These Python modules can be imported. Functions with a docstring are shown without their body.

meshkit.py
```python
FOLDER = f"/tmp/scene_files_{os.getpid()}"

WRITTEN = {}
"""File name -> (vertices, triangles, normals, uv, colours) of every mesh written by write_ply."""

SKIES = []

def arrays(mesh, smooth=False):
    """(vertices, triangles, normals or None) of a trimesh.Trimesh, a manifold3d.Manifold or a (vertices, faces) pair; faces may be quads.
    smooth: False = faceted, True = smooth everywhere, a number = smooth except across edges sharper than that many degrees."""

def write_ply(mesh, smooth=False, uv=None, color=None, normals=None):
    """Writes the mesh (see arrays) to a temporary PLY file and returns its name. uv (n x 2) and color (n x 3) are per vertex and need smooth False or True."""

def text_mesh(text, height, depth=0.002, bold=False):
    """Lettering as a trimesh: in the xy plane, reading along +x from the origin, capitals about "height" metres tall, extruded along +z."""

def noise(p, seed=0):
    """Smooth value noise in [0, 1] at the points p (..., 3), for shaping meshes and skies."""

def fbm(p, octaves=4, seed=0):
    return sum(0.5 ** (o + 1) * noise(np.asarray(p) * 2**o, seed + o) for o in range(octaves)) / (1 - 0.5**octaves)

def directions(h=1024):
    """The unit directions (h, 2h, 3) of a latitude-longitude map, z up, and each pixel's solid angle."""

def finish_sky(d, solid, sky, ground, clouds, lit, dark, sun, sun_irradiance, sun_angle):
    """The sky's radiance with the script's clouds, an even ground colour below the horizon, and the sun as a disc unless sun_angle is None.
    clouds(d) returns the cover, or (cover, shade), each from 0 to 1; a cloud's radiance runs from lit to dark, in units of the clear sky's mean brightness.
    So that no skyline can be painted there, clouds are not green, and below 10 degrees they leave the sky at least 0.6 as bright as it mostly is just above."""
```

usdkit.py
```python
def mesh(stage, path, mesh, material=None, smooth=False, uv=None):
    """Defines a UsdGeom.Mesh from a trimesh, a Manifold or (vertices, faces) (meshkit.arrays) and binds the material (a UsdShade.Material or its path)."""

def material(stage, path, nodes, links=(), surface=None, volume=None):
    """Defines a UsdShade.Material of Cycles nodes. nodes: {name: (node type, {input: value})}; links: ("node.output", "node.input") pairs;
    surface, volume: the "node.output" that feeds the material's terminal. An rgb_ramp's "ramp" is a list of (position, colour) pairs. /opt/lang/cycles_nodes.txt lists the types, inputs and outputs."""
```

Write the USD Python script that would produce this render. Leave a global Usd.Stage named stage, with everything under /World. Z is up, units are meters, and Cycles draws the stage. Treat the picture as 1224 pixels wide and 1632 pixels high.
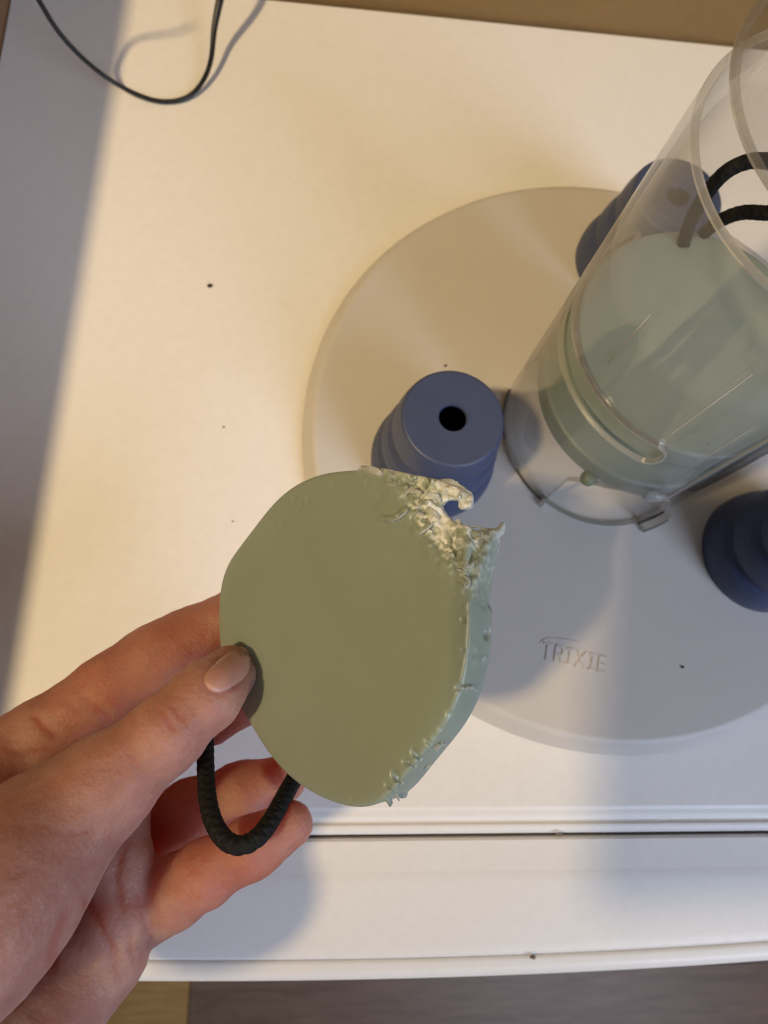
import math, random
import numpy as np, trimesh, manifold3d as m3
from manifold3d import Manifold, CrossSection
from shapely.geometry import Polygon, LineString, Point
from pxr import Usd, UsdGeom, UsdLux, UsdShade, Gf, Sdf, Vt
import usdkit, meshkit

stage = Usd.Stage.CreateInMemory()
UsdGeom.SetStageUpAxis(stage, 'Z'); UsdGeom.SetStageMetersPerUnit(stage, 1.0)
UsdGeom.Xform.Define(stage, '/World'); UsdGeom.Scope.Define(stage, '/World/Looks')
random.seed(4); RNG = np.random.default_rng(7)

# ------------------------------------------------------------------ camera
FPX, CAMH = 1127.1532576537547, 0.30361530637405065       # focal length in photo pixels (photo is 1224 wide), height over the dresser top
ROT = np.array([[0.9949400551219877, -0.03351376569105237, -0.09471596604090336], [0.007981557840138999, 0.9661115387511475, -0.25800152989146163], [0.10015279051679406, 0.25594007541042785, 0.961490559678359]])
CAM = np.array([0, 0, CAMH])
cam = UsdGeom.Camera.Define(stage, '/World/camera')
cam.CreateHorizontalApertureAttr(7.0); cam.CreateFocalLengthAttr(7.0 * FPX / 1224)
cam.CreateFStopAttr(4.2); cam.CreateFocusDistanceAttr(0.182)
cam.CreateClippingRangeAttr(Gf.Vec2f(0.02, 50))
M4 = np.eye(4); M4[:3, :3] = ROT.T; M4[3, :3] = CAM
UsdGeom.Xformable(cam).AddTransformOp().Set(Gf.Matrix4d(*M4.ravel().tolist()))
cam.CreateExposureAttr(0.0)

def at(x, y, z=None, d=None):
    """a point of the place measured in the photograph: on the level z, or d metres along the line of sight's axis"""
    r = ROT @ np.array([(x - 612) / FPX, -(y - 816) / FPX, -1.0])
    return CAM + r * ((z - CAMH) / r[2] if d is None else d)
def px(P):
    c = (np.asarray(P, float) - CAM) @ ROT
    return np.stack([612 + FPX * c[..., 0] / -c[..., 2], 816 - FPX * c[..., 1] / -c[..., 2]], -1)

# ------------------------------------------------------------------ lamps
def look_at(x, pos, target):
    pos, target = np.array(pos, float), np.array(target, float)
    zz = pos - target; zz /= np.linalg.norm(zz)
    xx = np.cross([0, 0, 1.0] if abs(zz[2]) < .99 else [0, 1.0, 0], zz); xx /= np.linalg.norm(xx); yy = np.cross(zz, xx)
    m = np.eye(4); m[0, :3], m[1, :3], m[2, :3], m[3, :3] = xx, yy, zz, pos
    UsdGeom.Xformable(x).AddTransformOp().Set(Gf.Matrix4d(*m.ravel().tolist()))
lamp = UsdLux.SphereLight.Define(stage, '/World/ceiling_lamp')       # a shaded warm lamp up on the left: its pool of light fades towards the front edge
lamp.CreateRadiusAttr(0.062); lamp.CreateNormalizeAttr(True); lamp.CreateIntensityAttr(38.0); lamp.CreateColorAttr(Gf.Vec3f(1.0, 0.745, 0.39))
sh = UsdLux.ShapingAPI.Apply(lamp.GetPrim()); sh.CreateShapingConeAngleAttr(20.0); sh.CreateShapingConeSoftnessAttr(0.9)
look_at(lamp, (-0.93, -0.42, 1.62), (0.0, .42, 0.0))
win = UsdLux.RectLight.Define(stage, '/World/window_light')
win.CreateWidthAttr(0.6); win.CreateHeightAttr(0.8); win.CreateNormalizeAttr(True); win.CreateIntensityAttr(4.1); win.CreateColorAttr(Gf.Vec3f(0.66, 0.77, 1.0))
look_at(win, (0.80, -0.75, 0.75), (0.08, 0.0, 0.03))
room = UsdLux.RectLight.Define(stage, '/World/ceiling_bounce')
room.CreateWidthAttr(3.0); room.CreateHeightAttr(3.0); room.CreateNormalizeAttr(True); room.CreateIntensityAttr(2.3); room.CreateColorAttr(Gf.Vec3f(1.0, 0.91, 0.82))
look_at(room, (0.1, 0.0, 2.3), (0.1, 0.001, 0.0))

# ------------------------------------------------------------------ materials
def mat(name, nodes, links, surface='p.BSDF'):
    return usdkit.material(stage, '/World/Looks/' + name, nodes, links, surface=surface)
def pmat(name, base, rough=.5, var=.08, scale=60, bump=.0, bscale=400, bdist=.0004, **kw):
    d = tuple(np.array(base) * (1 - var)); l = tuple(np.minimum(np.array(base) * (1 + var), 1))
    n = {'t': ('texture_coordinate', {}), 'n': ('noise_texture', {'scale': scale, 'detail': 5.0, 'roughness': .6}),
         'r': ('rgb_ramp', {'ramp': [(.3, d), (.7, l)]}), 'p': ('principled_bsdf', {'roughness': rough, **kw})}
    k = [('t.object', 'n.vector'), ('n.fac', 'r.fac'), ('r.color', 'p.base_color')]
    if bump:
        n['b'] = ('noise_texture', {'scale': bscale, 'detail': 3.0}); n['u'] = ('bump', {'strength': bump, 'distance': bdist})
        k += [('t.object', 'b.vector'), ('b.fac', 'u.height'), ('u.normal', 'p.normal')]
    return mat(name, n, k)

M_white = pmat('white_laminate', (.80, .775, .745), .42, .022, 260, .14, 900, .00022)
M_body = pmat('white_carcass', (.74, .72, .70), .5, .02, 12)
M_wall = pmat('wall_paint', (.22, .135, .05), .8, .07, 14, .35, 160, .002)
M_panel = pmat('brown_board', (.30, .155, .07), .5, .2, 30)
M_base = pmat('grey_plastic', (.56, .53, .50), .5, .02, 40, .22, 2600, .00025)
M_peg = pmat('blue_plastic', (.050, .065, .135), .46, .05, 90, .18, 2600, .0002)
M_cord = pmat('black_cord', (.0055, .0052, .005), .65, .8, 1500, .7, 2600, .0006, specular_ior_level=.3)
M_cable = pmat('black_cable', (.010, .010, .012), .38, .2, 200)
M_crumb = pmat('crumb_brown', (.035, .022, .014), .8, .3, 2000)
M_phone = pmat('dark_case', (.03, .03, .035), .4, .1, 50)
M_disc2 = pmat('green_plastic_disc', (.235, .285, .262), .42, .05, 60, .1, 1500, .0002, subsurface_weight=.25, subsurface_scale=.004, subsurface_radius=(1., 1., .7))
M_frost = mat('frosted_clear', {'p': ('principled_bsdf', {'base_color': (.62, .62, .60), 'roughness': .3, 'transmission_weight': .75, 'ior': 1.45, 'subsurface_weight': 0.0})}, [])
# clear tube: see-through wall whose tint and gloss rise towards grazing
M_clear = mat('clear_plastic', {
    'lw': ('layer_weight', {'blend': .5}), 'rt': ('rgb_ramp', {'ramp': [(0., (.975, .975, .97)), (.55, (.94, .94, .935)), (.85, (.80, .795, .79)), (1., (.6, .6, .6))]}),
    'tc': ('texture_coordinate', {}), 'ns': ('noise_texture', {'scale': 22., 'detail': 3.}), 'bu': ('bump', {'strength': .10, 'distance': .004}),
    'pw': ('math', {'math_type': 'power', 'value2': 5.0}), 'sc': ('math', {'math_type': 'multiply_add', 'value2': .80, 'value3': .04}),
    'tr': ('transparent_bsdf', {}), 'gl': ('glossy_bsdf', {'roughness': .035, 'color': (1., 1., 1.)}),
    'df': ('diffuse_bsdf', {'color': (.52, .50, .46)}), 'm1': ('mix_closure', {'fac': .026}), 'm2': ('mix_closure', {})},
    [('tc.object', 'ns.vector'), ('ns.fac', 'bu.height'), ('bu.normal', 'gl.normal'), ('lw.facing', 'rt.fac'), ('rt.color', 'tr.color'), ('tr.BSDF', 'm1.closure1'), ('df.BSDF', 'm1.closure2'),
     ('lw.facing', 'pw.value1'), ('pw.value', 'sc.value1'), ('sc.value', 'm2.fac'), ('m1.closure', 'm2.closure1'), ('gl.BSDF', 'm2.closure2')], surface='m2.closure')
# chewed green plastic: torn places are bleached (vertex primvar 'wear')
M_disc = mat('green_plastic_chewed', {
    'a': ('attribute', {'attribute': 'wear'}), 't': ('texture_coordinate', {}), 'n': ('noise_texture', {'scale': 800., 'detail': 5., 'roughness': .65}), 'n3': ('noise_texture', {'scale': 38., 'detail': 8., 'roughness': .7}),
    'mp': ('mapping', {'scale': (1., 14., 3.), 'rotation': (.4, .2, .7)}), 'n4': ('noise_texture', {'scale': 130., 'detail': 3.}), 'sc': ('rgb_ramp', {'ramp': [(.0, (0., 0., 0.)), (.66, (0., 0., 0.)), (.74, (1., 1., 1.))]}),
    'ad': ('math', {'math_type': 'multiply_add', 'value2': .9, 'value3': -.45}), 's': ('math', {'math_type': 'add', 'use_clamp': True}), 'mu': ('math', {'math_type': 'multiply', 'use_clamp': True}),
    'v3': ('math', {'math_type': 'multiply_add', 'value2': .30, 'value3': -.09}), 's3': ('math', {'math_type': 'add', 'use_clamp': True}), 'v4': ('math', {'math_type': 'multiply_add', 'value2': .05}),
    'r': ('rgb_ramp', {'ramp': [(0., (.226, .270, .222)), (.35, (.295, .34, .275)), (.7, (.58, .61, .54)), (1., (.84, .85, .82))]}), 'rr': ('math', {'math_type': 'multiply_add', 'value2': .25, 'value3': .34}),
    'b': ('noise_texture', {'scale': 1900., 'detail': 4., 'roughness': .7}), 'bs': ('math', {'math_type': 'multiply_add', 'value2': .8, 'value3': .10}), 'u': ('bump', {'distance': .0004}),
    'p': ('principled_bsdf', {'subsurface_weight': .25, 'subsurface_scale': .0025, 'subsurface_radius': (1., 1., .85)})},
    [('a.fac', 'mu.value1'), ('n.fac', 'ad.value1'), ('t.object', 'n.vector'), ('t.object', 'b.vector'), ('t.object', 'n3.vector'), ('t.object', 'mp.vector'), ('mp.vector', 'n4.vector'), ('n4.fac', 'sc.fac'), ('ad.value', 's.value1'), ('a.fac', 's.value2'),
     ('s.value', 'mu.value2'), ('n3.fac', 'v3.value1'), ('sc.color', 'v4.value1'), ('v3.value', 'v4.value3'), ('mu.value', 's3.value1'), ('v4.value', 's3.value2'), ('s3.value', 'r.fac'), ('r.color', 'p.base_color'), ('a.fac', 'rr.value1'), ('rr.value', 'p.roughness'),
     ('a.fac', 'bs.value1'), ('bs.value', 'u.strength'), ('b.fac', 'u.height'), ('u.normal', 'p.normal')])
M_skin = mat('skin', {
    't': ('texture_coordinate', {}), 'n': ('noise_texture', {'scale': 75., 'detail': 8., 'roughness': .72}), 'a': ('attribute', {'attribute': 'flush'}),
    'r': ('rgb_ramp', {'ramp': [(.28, (.30, .145, .115)), (.5, (.375, .192, .152)), (.75, (.45, .25, .20))]}), 'mx': ('mix_color', {'blend_type': 'mix', 'b': (.35, .09, .058)}),
    'v': ('voronoi_texture', {'scale': 900.}), 'n2': ('noise_texture', {'scale': 330., 'detail': 6., 'roughness': .7}), 'ml': ('math', {'math_type': 'multiply_add', 'value2': .35}),
    'u': ('bump', {'strength': .7, 'distance': .0007}),
    'p': ('principled_bsdf', {'roughness': .48, 'subsurface_weight': .85, 'subsurface_scale': .0035, 'subsurface_radius': (1., .38, .22), 'specular_ior_level': .35})},
    [('t.object', 'n.vector'), ('t.object', 'v.vector'), ('t.object', 'n2.vector'), ('n.fac', 'r.fac'), ('r.color', 'mx.a'), ('a.fac', 'mx.fac'), ('mx.result', 'p.base_color'),
     ('v.distance', 'ml.value1'), ('n2.fac', 'ml.value3'), ('ml.value', 'u.height'), ('u.normal', 'p.normal')])
M_nail = pmat('nail', (.60, .275, .22), .42, .05, 120, .12, 500, .0002, subsurface_weight=.6, subsurface_scale=.002, subsurface_radius=(1., .45, .3))
def wood(name, a, b, rough=.45):
    return mat(name, {'t': ('texture_coordinate', {}), 'm': ('mapping', {'scale': (3.0, 26., 20.)}), 'n': ('noise_texture', {'scale': 4., 'detail': 7., 'roughness': .65, 'distortion': .6}),
                      'r': ('rgb_ramp', {'ramp': [(.3, a), (.7, b)]}), 'u': ('bump', {'strength': .15, 'distance': .001}), 'p': ('principled_bsdf', {'roughness': rough})},
               [('t.object', 'm.vector'), ('m.vector', 'n.vector'), ('n.fac', 'r.fac'), ('r.color', 'p.base_color'), ('n.fac', 'u.height'), ('u.normal', 'p.normal')])
M_wood = [wood('floor_oak', (.17, .095, .055), (.30, .18, .11)), wood('floor_oak_grey', (.135, .08, .056), (.24, .15, .105)), wood('floor_oak_warm', (.16, .10, .06), (.30, .20, .13))]

M_floor_lit = wood('floor_oak_lit', (.44, .22, .06), (.64, .36, .12))  # paler yellow copy of the floor wood, lamplight painted into its colour

# ------------------------------------------------------------------ helpers
_used = {}
def numbered(path):
    n = _used.get(path, 0); _used[path] = n + 1
    return path if n == 0 else f'{path}_{n:03d}'
def thing(name, label, cat, group=None, kind=None, loc=(0, 0, 0)):
    x = UsdGeom.Xform.Define(stage, numbered('/World/' + name)); x.AddTranslateOp().Set(Gf.Vec3d(*map(float, loc)))
    return tag(x.GetPrim(), label, cat, group, kind)
def tag(p, label=None, cat=None, group=None, kind=None):
    for k, v in (('label', label), ('category', cat), ('group', group), ('kind', kind)):
        if v: p.SetCustomDataByKey(k, v)
    return p
def obj(name, mesh, m, parent=None, smooth=35, label=None, base=None):
    """one Mesh prim; points are given in world space and stored relative to the parent's base"""
    root = str(parent.GetPath()) if parent else '/World'
    off = np.zeros(3)
    q = parent
    while q and str(q.GetPath()) != '/World':
        t = q.GetAttribute('xformOp:translate')
        if t and t.HasAuthoredValue(): off = off + np.array(t.Get())
        q = q.GetParent()
    v, f, n = meshkit.arrays(mesh, smooth)
    v = v - off
    if base is not None: v = v - base
    msh = UsdGeom.Mesh.Define(stage, numbered(root + '/' + name))
    if base is not None: msh.AddTranslateOp().Set(Gf.Vec3d(*map(float, base)))
    msh.CreatePointsAttr(Vt.Vec3fArray.FromNumpy(v.astype(np.float32)))
    msh.CreateFaceVertexCountsAttr(Vt.IntArray.FromNumpy(np.full(len(f), 3, np.int32)))
    msh.CreateFaceVertexIndicesAttr(Vt.IntArray.FromNumpy(f.astype(np.int32).ravel()))
    msh.CreateSubdivisionSchemeAttr('none')
    if n is not None:
        msh.CreateNormalsAttr(Vt.Vec3fArray.FromNumpy(n.astype(np.float32))); msh.SetNormalsInterpolation('vertex')
    UsdShade.MaterialBindingAPI.Apply(msh.GetPrim()).Bind(m)
    if label: msh.GetPrim().SetCustomDataByKey('label', label)
    return msh.GetPrim()
def primvar(prim, name, values):
    UsdGeom.PrimvarsAPI(prim).CreatePrimvar(name, Sdf.ValueTypeNames.FloatArray, 'vertex').Set(Vt.FloatArray.FromNumpy(np.asarray(values, np.float32)))
def box(x0, x1, y0, y1, z0, z1, r=.0):
    b = trimesh.creation.box(bounds=[[x0, y0, z0], [x1, y1, z1]])
    if r:
        pts = np.array(b.vertices); s = np.sign(pts - pts.mean(0)); pts = pts - s * r
        sph = trimesh.creation.icosphere(2, r)
        return trimesh.convex.convex_hull(np.vstack([p + sph.vertices for p in pts]))
    return b
def lathe(profile, cx, cy, n=160):
    p = np.array(profile, float); th = np.linspace(0, 2 * np.pi, n, endpoint=False)
    V = np.stack([np.outer(np.cos(th), p[:, 0]) + cx, np.outer(np.sin(th), p[:, 0]) + cy, np.tile(p[:, 1], (n, 1))], -1).reshape(-1, 3)
    k = len(p); i, j = np.meshgrid(np.arange(n), np.arange(k - 1), indexing='ij'); a = i * k + j; b = ((i + 1) % n) * k + j
    F = np.concatenate([np.stack([a, b, b + 1], -1).reshape(-1, 3), np.stack([a, b + 1, a + 1], -1).reshape(-1, 3)])
    m = trimesh.Trimesh(V, F, process=False); m.merge_vertices(); m.update_faces(m.nondegenerate_faces()); return m
def rounded(pts, r, k=5):
    """rounds the inner corners of an open polyline of (r, z)"""
    pts = [np.array(p, float) for p in pts]; out = [pts[0]]
    for a, b, c in zip(pts, pts[1:], pts[2:]):
        la, lc = np.linalg.norm(a - b), np.linalg.norm(c - b); q = min(r, .45 * la, .45 * lc)
        s, e = b + (a - b) / la * q, b + (c - b) / lc * q
        for t in np.linspace(0, 1, k): out.append((1 - t) ** 2 * s + 2 * t * (1 - t) * b + t * t * e)
    return out + [pts[-1]]
def spline(P, n=120):
    from scipy.interpolate import CubicSpline
    P = np.array(P, float); t = np.r_[0, np.cumsum(np.linalg.norm(np.diff(P, axis=0), axis=1) ** .5)]
    return CubicSpline(t, P)(np.linspace(0, t[-1], n))
def tube(P, r, n=14, braid=0., pitch=.0035, flat=1.0):
    P = np.array(P, float); T = np.gradient(P, axis=0); T /= np.linalg.norm(T, axis=1)[:, None]
    u = np.cross(T[0], [.3, .2, .9]); u /= np.linalg.norm(u); U = [u]
    for t in T[1:]:
        u = u - t * (u @ t); u /= np.linalg.norm(u); U.append(u)
    U = np.array(U); W = np.cross(T, U); th = np.linspace(0, 2 * np.pi, n, endpoint=False)
    s = np.r_[0, np.cumsum(np.linalg.norm(np.diff(P, axis=0), axis=1))]
    rr = np.broadcast_to(np.asarray(r, float), (len(P),))[:, None] * np.ones((1, n))
    if braid:
        ph = 2 * np.pi * s[:, None] / pitch
        rr = rr * (1 + braid * (np.maximum(np.sin(4 * th + ph), np.sin(4 * th - ph + 1.2)) - .5))
    V = P[:, None] + U[:, None] * (np.cos(th)[None, :, None] * rr[..., None]) + W[:, None] * (np.sin(th)[None, :, None] * rr[..., None] * flat)
    k = len(P); i, j = np.meshgrid(np.arange(k - 1), np.arange(n), indexing='ij'); a = i * n + j; b = i * n + (j + 1) % n
    F = np.concatenate([np.stack([a, b, b + n], -1).reshape(-1, 3), np.stack([a, b + n, a + n], -1).reshape(-1, 3)])
    V = np.vstack([V.reshape(-1, 3), P[0], P[-1]]); c0, c1 = k * n, k * n + 1; e = np.arange(n)
    F = np.vstack([F, np.stack([np.full(n, c0), (e + 1) % n, e], 1), np.stack([np.full(n, c1), (k - 1) * n + e, (k - 1) * n + (e + 1) % n], 1)])
    return trimesh.Trimesh(V, F, process=False)
def loft(sections):
    """closed sections (equal numbers of points) joined into one closed body"""
    S = np.array(sections, float); k, n = S.shape[:2]
    i, j = np.meshgrid(np.arange(k - 1), np.arange(n), indexing='ij'); a = i * n + j; b = i * n + (j + 1) % n
    F = np.concatenate([np.stack([a, b, b + n], -1).reshape(-1, 3), np.stack([a, b + n, a + n], -1).reshape(-1, 3)])
    m = trimesh.Trimesh(S.reshape(-1, 3), F, process=False)
    caps = trimesh.creation.triangulate_polygon(Polygon(S[0][:, 1:]), engine='earcut')[1]
    F = np.vstack([F, caps, caps[:, ::-1] + (k - 1) * n]); m = trimesh.Trimesh(S.reshape(-1, 3), F, process=False); m.fix_normals(); return m
def surface_nets(D, org, h):
    """the zero surface of a sampled distance D as a mesh of quads (two triangles each)"""
    ins = D < 0; nx, ny, nz = D.shape
    c = np.zeros((nx - 1, ny - 1, nz - 1), np.int8)
    for o in np.ndindex(2, 2, 2): c += ins[o[0]:nx - 1 + o[0], o[1]:ny - 1 + o[1], o[2]:nz - 1 + o[2]]
    cells = np.argwhere((c > 0) & (c < 8)); idx = np.full(c.shape, -1, np.int64); idx[tuple(cells.T)] = np.arange(len(cells))
    acc, cnt = np.zeros((len(cells), 3)), np.zeros(len(cells))
    cor = [np.array(o) for o in np.ndindex(2, 2, 2)]
    for a in cor:
        for ax in range(3):
            if a[ax]: continue
            b = a.copy(); b[ax] = 1
            da, db = D[tuple((cells + a).T)], D[tuple((cells + b).T)]; m = (da < 0) != (db < 0)
            t = np.where(m, da / np.where(m, da - db, 1), 0)
            acc += np.where(m[:, None], a + t[:, None] * (b - a), 0); cnt += m
    V = (cells + acc / cnt[:, None]) * h + org; Fs = []
    for ax in range(3):
        s0, s1 = [slice(None)] * 3, [slice(None)] * 3; s0[ax], s1[ax] = slice(0, -1), slice(1, None)
        fl = ins[tuple(s0)] != ins[tuple(s1)]; e = np.argwhere(fl); o1, o2 = [(1, 2), (2, 0), (0, 1)][ax]
        e = e[(e[:, o1] > 0) & (e[:, o2] > 0) & (e[:, o1] < D.shape[o1] - 1) & (e[:, o2] < D.shape[o2] - 1)]
        q = []
        for d1, d2 in ((-1, -1), (0, -1), (0, 0), (-1, 0)):
            g = e.copy(); g[:, o1] += d1; g[:, o2] += d2; q.append(idx[tuple(g.T)])
        q = np.stack(q, 1); first = ins[tuple(e.T)]; q = np.where(first[:, None], q, q[:, ::-1])
        Fs += [q[:, [0, 1, 2]], q[:, [0, 2, 3]]]
    return trimesh.Trimesh(V, np.vstack(Fs), process=False)
def smin(a, b, k):
    h = np.maximum(k - np.abs(a - b), 0) / k; return np.minimum(a, b) - h * h * k * .25
def cone_sdf(P, a, b, r1, r2):
    ba = b - a; l2 = ba @ ba; pa = P - a; y = pa @ ba / l2
    y = np.clip(y, 0, 1); return np.linalg.norm(pa - y[..., None] * ba, axis=-1) - (r1 + (r2 - r1) * y)

# ------------------------------------------------------------------ setting: wall, floor
wall = obj('wall', box(-.9, 1.6, .3685, .45, -.80, 1.1), M_wall); tag(wall, kind='structure')
FZ = -.74
floor = thing('floor', None, None, kind='structure')
def y_frac(r): return 0. if r in (7, 8) else ((r * 37) % 10) / 10 - .5
yy = .30; row = 0
while yy > -1.15:
    x = -1.04 + .5 * y_frac(row)
    while x < 1.7:
        L = .9
        if x + L > -.8:
            obj('plank', box(x + .0008, x + L - .0008, yy - .092 + .0006, yy - .0006, FZ - .015, FZ + random.uniform(-.0004, .0004)), M_floor_lit if x + L < .2 else M_wood[random.randrange(3)], floor, False)  # left planks hold the painted lamplight, the browner rest the shaded floor
        x += L
    yy -= .092; row += 1

# ------------------------------------------------------------------ dresser
dresser = thing('dresser', 'white laminate dresser top with grooved front edge under the toy', 'dresser', loc=(.1, .15, FZ))
X0, X1 = -.1662, 1.0
prof = rounded([(.3665, -.020), (.3665, 0), (-.0416, 0), (-.0424, -.0006), (-.0452, -.0008), (-.0462, -.0018), (-.0474, -.0018), (-.0482, -.0009), (-.0502, -.0011), (-.0519, -.0032), (-.0522, -.0065), (-.0522, -.020)], .0006, 4)
prof = [(y, z) for y, z in prof]
obj('top_panel', loft([[(x, y, z) for y, z in prof] for x in (X0, X1)]), M_white, dresser)
def bow(x): return .14 * (x - .05) ** 2
xs = np.concatenate([np.linspace(-.1662, .35, 60), np.linspace(.37, 1.0, 12)])
def front_sec(x):
    b = min(bow(x), .03); p = [(-.0534, -.018), (-.0534, -.0030), (-.0542, -.0020), (-.0652, -.0018), (-.0658, -.0014), (-.0700, -.0013), (-.0915 + b, -.0016), (-.0950 + b, -.0022), (-.0962 + b, -.0036), (-.0962 + b, -.018)]
    return [(x, y, z) for y, z in p]
obj('front_board', loft([front_sec(x) for x in xs]), M_white, dresser)
def rim_sec(x):
    b = min(bow(x), .03); p = rounded([(-.0964 + b, -.019), (-.0964 + b, -.0042), (-.0974 + b, -.0032), (-.1010 + b, -.0032), (-.1040 + b, -.0050), (-.1044 + b, -.010), (-.1044 + b, -.019)], .001, 3)
    return [(x, y, z) for y, z in p]
obj('front_rim', loft([rim_sec(x) for x in xs]), M_white, dresser)
obj('carcass', box(X0 + .002, X1, -.050, .364, FZ + .002, -.0205), M_body, dresser, False)
board = obj('side_board', trimesh.convex.convex_hull([(x, y, z) for x in (-.192, -.1670) for y, z in ((-.16, FZ + .01), (.3665, FZ + .01), (-.16, .090), (.3665, .121))]), M_panel, smooth=30)
tag(board, 'brown wooden board standing along the left end of the white dresser', 'board')

# ------------------------------------------------------------------ the toy
BX, BY, BR, BT = 0.13207632, 0.11859772, .14, .0102
TX, TY, TR = 0.12918697, 0.12161391, .0459
toy = thing('puzzle_toy', 'round grey feeding toy with a tall clear slotted tube and blue pegs', 'pet toy', loc=(BX, BY, 0))
obj('base_plate', lathe([(0, .0004), (.1380, .0004)] + rounded([(.1380, .0004), (.1396, .0012), (.1400, .0016), (.1356, .0092), (.1336, BT), (.1300, BT)], .0012)[1:] + [(.06, BT), (0, BT)], BX, BY, 260), M_base, toy)
bp = stage.GetPrimAtPath('/World/puzzle_toy/base_plate')
# raised lettering on the base
def on_base(mesh, p0, p1, z):
    a, b = at(*p0, z=BT), at(*p1, z=BT); ex = (b - a)[:2]; L = np.hypot(*ex); ex = ex / L; ey = np.array([-ex[1], ex[0]])
    v = np.array(mesh.vertices); w = v[:, :1] * ex + v[:, 1:2] * ey + a[:2]
    return trimesh.Trimesh(np.c_[w, v[:, 2] + z], mesh.faces, process=False)
parts_, cur = [], 0.
for ch in 'TRIXIE':
    t_ = meshkit.text_mesh(ch, .0072, .0005); t_.vertices[:, 0] += cur - t_.vertices[:, 0].min(); cur = t_.vertices[:, 0].max() + .0015; parts_.append(t_)
tm = trimesh.util.concatenate(parts_); tm.vertices[:, 0] *= np.linalg.norm(at(964, 1074, z=BT) - at(862, 1050, z=BT)) / (cur - .0015)
obj('lettering', on_base(tm, (862, 1050), (964, 1074), BT - .0001), M_base, bp, False)
arc = [at(x, y, z=BT + .0001) for x, y in ((861, 1024), (872, 1018), (888, 1018), (906, 1020), (924, 1024))]
obj('lettering_stroke', tube(spline(arc, 24), .00022, 6), M_base, bp)
# the pegs: three stacked flared rings with a hole in the top
def peg_mesh(cx, cy):
    p = [(0, .0112), (.0160, .0112), (.0172, .0580), (.0056, .0584), (.0052, .0590), (.0052, .0600), (.0056, .0606)]
    out = [(.0188, .0606), (.0196, .0599), (.0207, .0550), (.0214, .0505), (.0216, .0470), (.0212, .0450), (.0200, .0436), (.0206, .0424), (.0226, .0395), (.0238, .0352), (.0242, .0315), (.0238, .0294), (.0224, .0280), (.0230, .0267), (.0252, .0238), (.0266, .0190), (.0270, .0140), (.0267, BT - .0002)]
    pr = rounded([p[-1]] + out, .0007, 3)
    return lathe(p[:-1] + pr + [(0, BT - .0002)], cx, cy, 120)
pb = np.array([0.04963551, 0.10272164]); c0 = np.array([BX, BY]); vb = pb - c0
for k, (ang, lab, dx, dy) in enumerate(((0, 'blue peg beside the chewed disc', 0, 0), (129, 'dark peg in the shade right of the tube', .002, .001), (246, 'peg behind the clear tube', -.002, .009))):
    a = math.radians(ang); o = c0 + np.array([[math.cos(a), -math.sin(a)], [math.sin(a), math.cos(a)]]) @ vb + [dx, dy]
    obj('cone_peg', peg_mesh(*o), M_peg, toy, 40, label=lab)
ARCH = [(231, -.02), (287, -.02), (288, .030), (286, .040), (281, .048), (274, .0535), (264, .0560), (252, .0555), (242, .0510), (235, .0460), (230.5, .0400)]
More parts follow.
